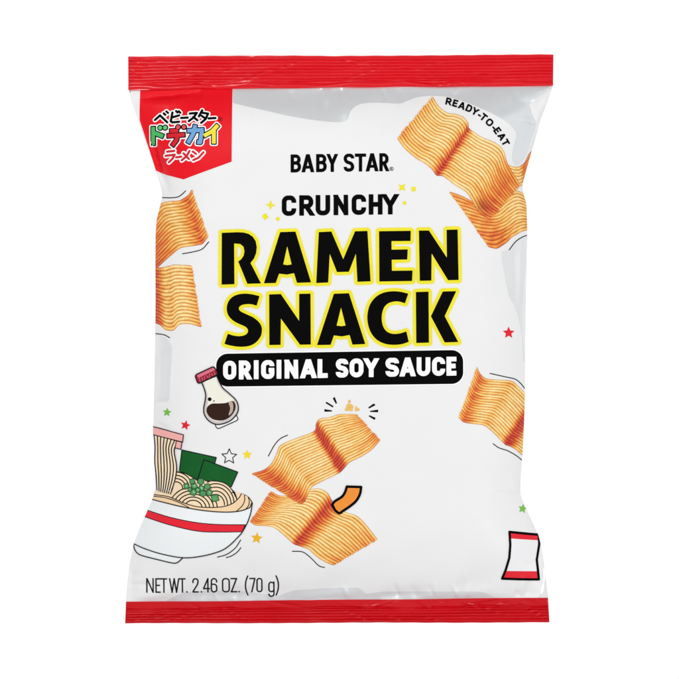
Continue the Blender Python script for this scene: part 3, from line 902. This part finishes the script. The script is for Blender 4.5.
cracker([(253, 473), (264, 469.4), (271.5, 463), (277, 453), (281, 445), (296, 438), (310, 433), (315.5, 429.5), (316.3, 423.5), (320, 418.5), (330, 417), (338, 414.5), (346, 413.8), (355.5, 414)],
        [(301, 503.5), (305, 501), (308, 494), (310.5, 488.5), (314, 485), (325, 479.5), (336, 474), (341, 471), (345, 467), (349.5, 462), (357, 458), (364, 454.5), (372, 449), (379.5, 440.5)],
        [1.1, 1.45, .7, .1, .45, 0, .2, 1.95, 1.7, .25, .15, .4, .4, .95], 18, 3, 'wavy cracker in the centre', vshade=.2, seed=6)
cracker([(192, 190.5), (187.5, 196.3), (180, 200.5), (170, 201.5), (160, 204), (150, 216), (140, 232)], [(208.3, 238), (203, 244), (196, 246), (187, 247), (178, 250), (168, 258.5), (157, 268)],
        [.6, 1.3, .8, .2, .6, 1.1, 1.3], 15, 1, 'cracker at the upper left edge', seed=7)
cracker([(152, 266), (158, 267.5), (165.5, 267), (170, 265.8), (174, 265), (183, 265), (191.8, 265.8)], [(150, 322), (160, 325), (166, 330), (173.5, 330.4), (179.5, 325), (188, 323.8), (201, 327)],
        [2, 1.4, .35, .55, .15, .1, .85], 17, 1, 'cracker below the upper left one', seed=8)

# pen strokes round the crackers
pens = [[(160, 197.3), (170, 197.9), (178, 197.2), (182.5, 194.6), (186, 191.2)], [(183, 254), (191.8, 252.5), (202.4, 249.5), (209.2, 242.2)], [(152, 333.2), (163.8, 334.7), (170, 337.7)],
        [(509, 249.9), (515.1, 242), (522.5, 236.9), (530, 234.4)], [(489.5, 373.3), (506, 377), (514.8, 379.1), (520.7, 383.6), (527, 391.5)],
        [(492.7, 443.5), (498.6, 447.6), (507.4, 450.6), (516.3, 455.7), (523.4, 461.5)], [(268.6, 455.7), (274.5, 445), (280.4, 438.4), (287.7, 434.8)],
        [(292.5, 550.6), (302.4, 551.2), (310, 556.4), (318.7, 565), (324.5, 566.9)]]
for p in pens:
    decal('pen_stroke', lshape([p], 0.9), INK, 1)
Z10 = lambda p: zm(p, 310, 390, 7.544)
for w in ([(172, 62), (186, 50), (204, 96), (196, 104)], [(116, 96), (126, 88), (178, 120), (172, 130)], [(108, 143), (110, 162), (166, 160), (166, 152)],
          [(480, 100), (494, 112), (444, 138), (438, 130)], [(514, 146), (512, 166), (452, 163), (452, 156)], [(494, 208), (486, 224), (442, 196), (448, 188)]):
    decal('crunch_mark', pshape(Z10(w), h=.2), BLACK, 1)
CR = mat('crumb_gold', rgb(238, 190, 96), .5, .2, .15, scale=25)
for w in ([(262, 156), (280, 108), (294, 98), (312, 104), (326, 120), (318, 158), (290, 152)], [(284, 92), (296, 70), (310, 84), (298, 94)], [(338, 158), (346, 116), (360, 134), (376, 144), (364, 154)]):
    decal('crumb', pshape(Z10(w), h=.15), CR, 4)

# stars
for c, r, col, nm, rot in (((167.3, 412.3), 4.6, rgb(122, 192, 70), 'star_green', .1), ((185.9, 425.0), 5.2, rgb(228, 38, 52), 'star_red', .25), ((247.5, 454.3), 5.2, rgb(246, 222, 40), 'star_yellow', 0),
                           ((257.0, 537.5), 6.0, rgb(240, 184, 34), 'star_gold', .12), ((508.3, 332.8), 6.2, rgb(228, 32, 48), 'star_red', 0), ((522.6, 508.8), 4.8, rgb(128, 192, 80), 'star_green', .2)):
    lab = {'star_green': 'small green star', 'star_red': 'red star', 'star_yellow': 'yellow star', 'star_gold': 'golden star'}[nm]
    decal('star', pshape(star(c, r, 5, .45, rot), h=.2), mat(nm, col, .42, .15), 1, label=lab)
so = pshape(star((229.6, 456.2), 7.8, 5, .46, 0.02), h=.2)
so.d = np.abs(so.d) - 0.42
decal('star', so, INK, 1, label='white star drawn in outline')

# sauce bottle
ZB = lambda p: zm(p, 185, 355, 7.544)
body = list(map(tuple, spline(ZB([(130, 205), (150, 255), (160, 300), (156, 345), (146, 400), (152, 450), (185, 495), (235, 520), (290, 516), (350, 490), (395, 440), (405, 390), (388, 340), (340, 292), (292, 250), (264, 205), (242, 155)]), 5)))
bsh = pshape(body, h=.2)
BOT = decal('sauce_bottle_picture', bsh, mat('bottle_cream', rgb(240, 238, 224), .4, .2), 4, label='drawing of a round sauce bottle with red cap')
base = pshape(ZB([(228, 512), (240, 545), (252, 552), (264, 550), (394, 492), (403, 480), (392, 455)]), h=.2)
decal('outline', base, INK, 3.0, level=.45, parent=BOT)
decal('base', base, mat('bottle_white', rgb(240, 240, 240), .4, .2), 3.5, level=-.45, parent=BOT)
bo = bsh.copy(); bo.d = np.abs(bo.d) - .55
inner = bsh.copy(); inner.d = np.abs(inner.d + 1.8) - 1.2
decal('glass_rim', inner, mat('glass_grey', rgb(206, 198, 196), .4, .2), 4.6, parent=BOT).__setitem__('label', 'grey glass rim')
upper = [(150, 350), (270, 350), (270, 398), (150, 398)]
decal('glass_front', pshape(list(map(tuple, spline(ZB([(150, 195), (172, 290), (176, 345), (200, 375), (300, 375), (370, 345), (330, 300), (280, 258), (245, 200), (235, 170)]), 4, True))), h=.2),
      mat('bottle_cream', rgb(240, 238, 224)), 5.0, parent=BOT)
sau = pshape(list(map(tuple, spline(ZB([(172, 392), (205, 366), (255, 364), (310, 360), (362, 345), (384, 375), (378, 418), (348, 460), (300, 488), (240, 490), (195, 470), (168, 430)]), 5, True))), h=.2)
decal('sauce', sau, mat('sauce_brown', rgb(48, 22, 12), .4, .15, .08), 5.6, parent=BOT)
decal('highlight', pshape(list(map(tuple, spline(ZB([(332, 356), (358, 350), (368, 385), (362, 425), (342, 450), (332, 448), (344, 400)]), 4, True))), h=.2), mat('sauce_glint', rgb(186, 166, 150), .4, .2), 6.1, parent=BOT)
dd = Shape(205, 395, 218, 404, .15); dd.disc(ZB([(190, 332)])[0], 1.9); dd.disc(ZB([(222, 345)])[0], .7)
decal('drop', dd, BLACK, 5.8, parent=BOT)
decal('outline', bo, INK, 6.4, parent=BOT)
cap = pshape(rrect(ZB([(80, 152), (222, 84), (254, 144), (103, 217)]), 2.2), h=.2)
CAPP = decal('cap', cap, mat('cap_red', rgb(150, 26, 48), .4, .2), 7.2, parent=BOT)
co = cap.copy(); co.d = np.abs(co.d) - .55
decal('outline', co, INK, 8.4, parent=BOT)
decal('cap_top', pshape(ZB([(94, 152), (216, 94), (232, 112), (106, 172)]), h=.2), mat('cap_pink', rgb(222, 108, 130), .4, .2), 7.6, parent=BOT)
ribs = lshape([ZB(l) for l in ([(112, 172), (120, 200)], [(130, 166), (140, 190)], [(150, 162), (154, 184)], [(164, 154), (182, 172)], [(188, 142), (190, 168)], [(204, 140), (214, 156)], [(222, 128), (232, 148)])], .6, h=.15, smooth=False)
decal('cap_ribs', ribs, mat('cap_pink', rgb(222, 108, 130)), 8.0, parent=BOT)

# noodle bowl
ZN = lambda p: zm(p, 145, 420, 5.658)
ZF = lambda p: zm(p, 110, 500, 4.527)
rim_front = ZN([(20, 444), (45, 451), (120, 468), (200, 486), (300, 504), (400, 515), (480, 517), (545, 510), (595, 492)])
right_side = ZN([(608, 463), (606, 490), (598, 530), (580, 580), (552, 630)]) + ZF([(585, 160), (545, 200), (500, 228), (420, 250), (335, 258), (240, 243), (160, 220), (108, 199)])
bowl_ring = list(map(tuple, spline(rim_front, 4))) + list(map(tuple, spline(right_side, 4)))
BOWL = decal('noodle_bowl_picture', pshape(bowl_ring, h=.3), mat('bowl_white', rgb(241, 244, 245), .38, .25, .01), 1, label='drawing of a white bowl of noodles with a red band')
foot = list(map(tuple, spline(ZF([(108, 199), (112, 222), (126, 241), (150, 252), (220, 268), (284, 282), (308, 279), (332, 258)]), 5)))
decal('foot', pshape(foot + list(map(tuple, spline(ZF([(332, 258), (240, 243), (160, 220), (108, 199)]), 4))), h=.25), mat('bowl_white', rgb(241, 244, 245)), 1.4, parent=BOWL)
band_up = ZF([(150, 42), (172, 48), (280, 78), (400, 100), (500, 108), (614, 109)])
band_lo = ZF([(600, 141), (500, 142), (400, 138), (270, 110), (155, 76), (140, 72)])
bd = pshape(list(map(tuple, spline(band_up, 4))) + list(map(tuple, spline(band_lo, 4))), h=.25)
decal('red_band', bd, mat('bowl_red', rgb(232, 32, 50), .4, .2), 2.0, parent=BOWL)
CREAM = mat('noodle_cream', rgb(248, 222, 184), .42, .2, .02)
# seaweed sheets
nb = pshape(ZN([(212, 168), (406, 210), (392, 262), (320, 340), (196, 300)]), h=.25)
nf = pshape(ZN([(336, 222), (527, 292), (490, 375), (400, 380), (298, 345)]), h=.25)
NORI = mat('seaweed_green', rgb(8, 92, 34), .42, .15, .08, scale=12)
decal('seaweed', nb, NORI, 2.2, parent=BOWL)
e = nb.copy(); e.d = np.abs(e.d) - .5; decal('outline', e, INK, 2.6, parent=BOWL)
decal('seaweed', nf, NORI, 3.0, parent=BOWL)
e = nf.copy(); e.d = np.abs(e.d) - .5; decal('outline', e, INK, 3.4, parent=BOWL)
mound = ZN([(176, 290), (215, 292), (260, 312), (310, 345), (350, 338), (410, 340), (460, 355), (495, 388), (515, 405), (560, 415), (592, 435), (608, 463), (596, 491), (545, 510), (480, 516), (400, 514), (300, 503), (200, 485), (120, 467), (20, 444), (62, 404), (150, 412), (168, 350)])
md = pshape(list(map(tuple, spline(mound, 5, True))), h=.25)
decal('noodles', md, CREAM, 3.8, parent=BOWL)
ed = md.copy(); ed.d = np.abs(ed.d) - .42
# noodle lines
lines = []
def arc(cx, cy, rx, ry, a0, a1, tilt=0.0):
    p = []
    for k in range(15):
        a = math.radians(a0 + (a1 - a0) * k / 14)
        x, y = rx * math.cos(a), -ry * math.sin(a)
        c, s_ = math.cos(math.radians(tilt)), math.sin(math.radians(tilt))
        p.append((cx + x * c - y * s_, cy + x * s_ + y * c))
    return p
for k, q in enumerate((1.0, .86, .72, .56, .42)):                # right-hand mound
    lines.append(ZN(arc(400, 480, 124 * q, 138 * q + 4, 8, 118, 6)))
for k, q in enumerate((1.0, .84, .68, .52, .36)):                # front mound
    lines.append(ZN(arc(278, 492, 134 * q, 112 * q, 6, 168, 7)))
for k, q in enumerate((1.0, .8, .6, .4)):                        # left mound behind
    lines.append(ZN(arc(180, 385, 92 * q, 92 * q, -4, 96, 0)))
front_band = ZN([(20, 418), (60, 424), (130, 432), (180, 450), (230, 470), (300, 488), (380, 492), (450, 486), (500, 468), (535, 436), (548, 412)])
lines.append(front_band)
lines += [ZN([(176, 292), (215, 294), (260, 314), (310, 347)]), ZN([(345, 341), (410, 343), (458, 357), (493, 390), (520, 440)])]
lines += [ZN([(120, 440), (190, 462), (260, 492), (290, 500)]), ZN([(520, 512), (558, 480), (572, 445), (568, 424)]), ZN([(568, 505), (588, 480), (592, 452), (586, 436)]), ZN([(496, 408), (520, 402), (560, 414), (592, 435), (607, 463)])]
lsh = lshape(lines, 1.1, h=.2)
lsh.keep(list(map(tuple, spline(mound, 5, True))))
lsh.d = np.minimum(lsh.d, 50)
# the broth band lies in front of the mound lines
bandfill = list(map(tuple, spline(front_band, 4))) + ZN([(575, 425), (600, 450), (600, 485)]) + list(map(tuple, spline(rim_front[::-1], 4)))
decal('noodle_lines', lsh, INK, 4.2, parent=BOWL)
bf = pshape(bandfill, h=.25)
decal('broth', bf, mat('broth_cream', rgb(246, 214, 172), .42, .2, .02), 4.6, level=-.4, parent=BOWL)
for p in ([(52, 432), (120, 440), (190, 462), (252, 492)], [(520, 512), (552, 482), (566, 450), (564, 424)], [(568, 505), (588, 480), (592, 452), (586, 436)]):
    decal('broth_line', lshape([ZN(p)], .9, h=.2), INK, 5.0, parent=BOWL)
# hanging noodles
Lb = [(54, 84), (60, 150), (58, 230), (66, 310), (72, 395)]
Rb = [(190, 122), (169, 172), (183, 262), (174, 335), (148, 416)]
hang_fill = ZN(list(map(tuple, spline(Lb, 5))) + list(map(tuple, spline(Rb, 5)))[::-1])
hf = pshape(hang_fill, h=.25)
decal('noodles', hf, CREAM, 5.2, parent=BOWL)
hl = []
for k in range(8):
    q = k / 7
    hl.append(ZN([(a[0] * (1 - q) + b[0] * q, a[1] * (1 - q) + b[1] * q) for a, b in zip(Lb, Rb)]))
decal('noodle_lines', lshape(hl, 1.1, h=.2), INK, 5.6, parent=BOWL)
gaps = []
for k in range(0, 7, 2):
    q = (k + .5) / 7
    gaps.append(ZN([(a[0] * (1 - q) + b[0] * q, a[1] * (1 - q) + b[1] * q) for a, b in zip(Lb, Rb)]))
decal('noodle_gaps', lshape(gaps, 1.0, h=.2), mat('noodle_pale', rgb(252, 240, 218), .42, .2), 5.5, parent=BOWL)
# chopsticks
PINK = mat('chopstick_pink', rgb(246, 178, 172), .42, .2, .02)
c2 = pshape(ZN([(182, 116), (213, 124), (207, 164), (174, 156)]), h=.2)
c1 = pshape(ZN([(20, 31), (222, 82), (217, 123), (20, 76)]), h=.2)
decal('chopstick', c2, PINK, 5.8, parent=BOWL)
e = c2.copy(); e.d = np.abs(e.d) - .45; decal('outline', e, INK, 6.2, parent=BOWL)
decal('chopstick', c1, PINK, 6.6, parent=BOWL)
e = c1.copy(); e.d = np.abs(e.d) - .45; decal('outline', e, INK, 7.0, parent=BOWL)
# scallion pieces
r3 = random.Random(4)
SC = [(238, 372, 20), (272, 345, 18), (282, 372, 21), (320, 346, 20), (322, 384, 22), (354, 374, 19), (278, 406, 22), (330, 414, 19), (366, 408, 19), (398, 438, 25), (302, 394, 16), (258, 390, 15)]
SD = mat('scallion_dark', rgb(34, 78, 46), .42, .15)
SG = mat('scallion_green', rgb(80, 152, 92), .42, .2, .22, scale=22)
SP = mat('scallion_pale', rgb(140, 196, 140), .42, .2, .1)
for i, (x, y, r) in enumerate(SC):
    n = r3.choice([4, 4, 5, 6]); a0 = r3.uniform(0, 1.5)
    ring = [(x + r * (1 + .18 * r3.uniform(-1, 1)) * math.cos(a0 + 2 * math.pi * k / n), y + r * math.sin(a0 + 2 * math.pi * k / n)) for k in range(n)]
    q = pshape(ZN(ring), h=.2)
    lay = 5.9 + 0.18 * i
    decal('scallion', q, SG, lay, parent=BOWL)
    e = q.copy(); e.d = np.abs(e.d) - .36
    decal('scallion_edge', e, SD, lay + .45, parent=BOWL)
    if i % 2 == 0:
        e = Shape(180, 474, 222, 504, .2); e.disc(ZN([(x + 2, y - 2)])[0], r * .3 / 5.658)
        decal('scallion_core', e, SP, lay + .4, parent=BOWL)
# outlines
bowl_lines = [rim_front, [rim_front[-1]] + right_side, ZF([(108, 199), (112, 222), (126, 241), (150, 252), (220, 268), (284, 282), (308, 279), (332, 258)])]
decal('outline', lshape(bowl_lines, 1.0, h=.2), INK, 5.4, parent=BOWL)
eb = bd.copy(); eb.d = np.abs(eb.d) - .38
decal('outline', eb, INK, 2.5, parent=BOWL)
for p in ([(488, 256), (530, 243), (568, 215), (593, 178)], [(528, 258), (552, 250), (576, 234), (594, 213)]):
    decal('motion_line', lshape([ZF(p)], .9), INK, 1.2, parent=BOWL)

# small drawn snack stick and small drawn packet
ZS = lambda p: zm(p, 245, 475, 5.223)
cu = pshape(list(map(tuple, spline(ZS([(532, 58), (522, 88), (505, 112), (470, 134), (456, 152)]), 5))) + list(map(tuple, spline(ZS([(470, 180), (492, 196), (512, 184), (548, 160), (580, 132), (600, 96), (606, 60)]), 5))), h=.2)
CU = decal('stick_picture', cu, mat('stick_orange', rgb(242, 146, 52), .42, .2), 5, label='drawing of a bent orange snack stick with black outline')
e = cu.copy(); e.d = np.abs(e.d) - 1.25; decal('outline', e, BLACK, 5.6, parent=CU)
ZP = lambda p: zm(p, 490, 500, 4.857)
pk = [(92, 153), (150, 160), (236, 170), (238, 215), (226, 290), (232, 340), (237, 386), (150, 384), (58, 380), (76, 335), (92, 278), (96, 215)]
ps = pshape(ZP(pk), h=.2)
PK = decal('packet_picture', ps, mat('packet_white', rgb(241, 241, 242), .42, .2, .01), 1, label='drawing of a small white and red packet')
tb = ps.copy(); tb.keep(ZP([(80, 130), (260, 130), (260, 198), (90, 184)]))
decal('red_band', tb, mat('bowl_red', rgb(232, 32, 50)), 1.6, parent=PK)
bb = ps.copy(); bb.keep(ZP([(40, 342), (250, 347), (250, 400), (40, 400)]))
decal('red_band', bb, mat('bowl_red', rgb(232, 32, 50)), 1.6, parent=PK)
e = ps.copy(); e.d = np.abs(e.d) - 1.15; decal('outline', e, BLACK, 3.4, parent=PK)

# ----------------------------------------------------------------------------------------- camera, light, world
ROOT.location = (0, 0, 0)
MIDZ = (BASE - 339.5) * S
cam = bpy.data.cameras.new('camera')
co = bpy.data.objects.new('camera', cam)
COL.objects.link(co)
D = 60.0
co.location = (0, -D - 0.06, MIDZ)
co.rotation_euler = (math.radians(90), 0, 0)
cam.sensor_width = 36
cam.lens = 36 * D / 6.79
cam.clip_end = 500
scene.camera = co

w = bpy.data.worlds.new('World')
scene.world = w
w.use_nodes = True
nt = w.node_tree
bg = nt.nodes['Background']
tc = nt.nodes.new('ShaderNodeTexCoord')
sp = nt.nodes.new('ShaderNodeSeparateXYZ')
nt.links.new(tc.outputs['Generated'], sp.inputs[0])
rp = nt.nodes.new('ShaderNodeValToRGB')
mrg = nt.nodes.new('ShaderNodeMapRange')
mrg.inputs['From Min'].default_value = -1; mrg.inputs['From Max'].default_value = 1
nt.links.new(sp.outputs['Y'], mrg.inputs['Value'])
nt.links.new(mrg.outputs['Result'], rp.inputs['Fac'])
cr = rp.color_ramp
cr.elements[0].position = 0.0; cr.elements[0].color = (WF, WF, WF, 1) if 'WF' in globals() else (0.56, 0.56, 0.565, 1)
cr.elements[1].position = 0.62; cr.elements[1].color = (1, 1, 1, 1)
e = cr.elements.new(0.42); e.color = (0.6, 0.6, 0.605, 1)
za = nt.nodes.new('ShaderNodeMath'); za.operation = 'ABSOLUTE'
nt.links.new(sp.outputs['Z'], za.inputs[0])
zr = nt.nodes.new('ShaderNodeMapRange'); zr.interpolation_type = 'SMOOTHSTEP'
zr.inputs['From Min'].default_value = 0.1; zr.inputs['From Max'].default_value = 0.95
zr.inputs['To Min'].default_value = 1.25; zr.inputs['To Max'].default_value = 0.55
nt.links.new(za.outputs[0], zr.inputs['Value'])
yb_ = nt.nodes.new('ShaderNodeMapRange'); yb_.interpolation_type = 'SMOOTHSTEP'      # plain white behind the bag
yb_.inputs['From Min'].default_value = -0.1; yb_.inputs['From Max'].default_value = 0.6
nt.links.new(sp.outputs['Y'], yb_.inputs['Value'])
mixf = nt.nodes.new('ShaderNodeMix'); mixf.data_type = 'FLOAT'
nt.links.new(yb_.outputs['Result'], mixf.inputs[0])
nt.links.new(zr.outputs['Result'], mixf.inputs[2])
mixf.inputs[3].default_value = 1.0
vs = nt.nodes.new('ShaderNodeVectorMath'); vs.operation = 'SCALE'
nt.links.new(rp.outputs['Color'], vs.inputs[0])
nt.links.new(mixf.outputs[0], vs.inputs['Scale'])
nt.links.new(vs.outputs['Vector'], bg.inputs['Color'])
bg.inputs['Strength'].default_value = 1.02

def area(name, loc, target, size, power):
    l = bpy.data.lights.new(name, 'AREA')
    l.shape = 'RECTANGLE'; l.size, l.size_y = size
    l.energy = power
    o = bpy.data.objects.new(name, l)
    COL.objects.link(o)
    o.location = loc
    d = Vector(target) - Vector(loc)
    o.rotation_euler = d.to_track_quat('-Z', 'Y').to_euler()
    return o
area('key_softbox', (-5, -17, 12), (0, 0, MIDZ), (6, 4), 1120)
area('fill_softbox', (9, -18, -4), (0, 0, MIDZ), (8, 5), 1050)

scene.view_settings.view_transform = 'Standard'
scene.view_settings.look = 'None'
scene.view_settings.exposure = 0
scene.view_settings.gamma = 1
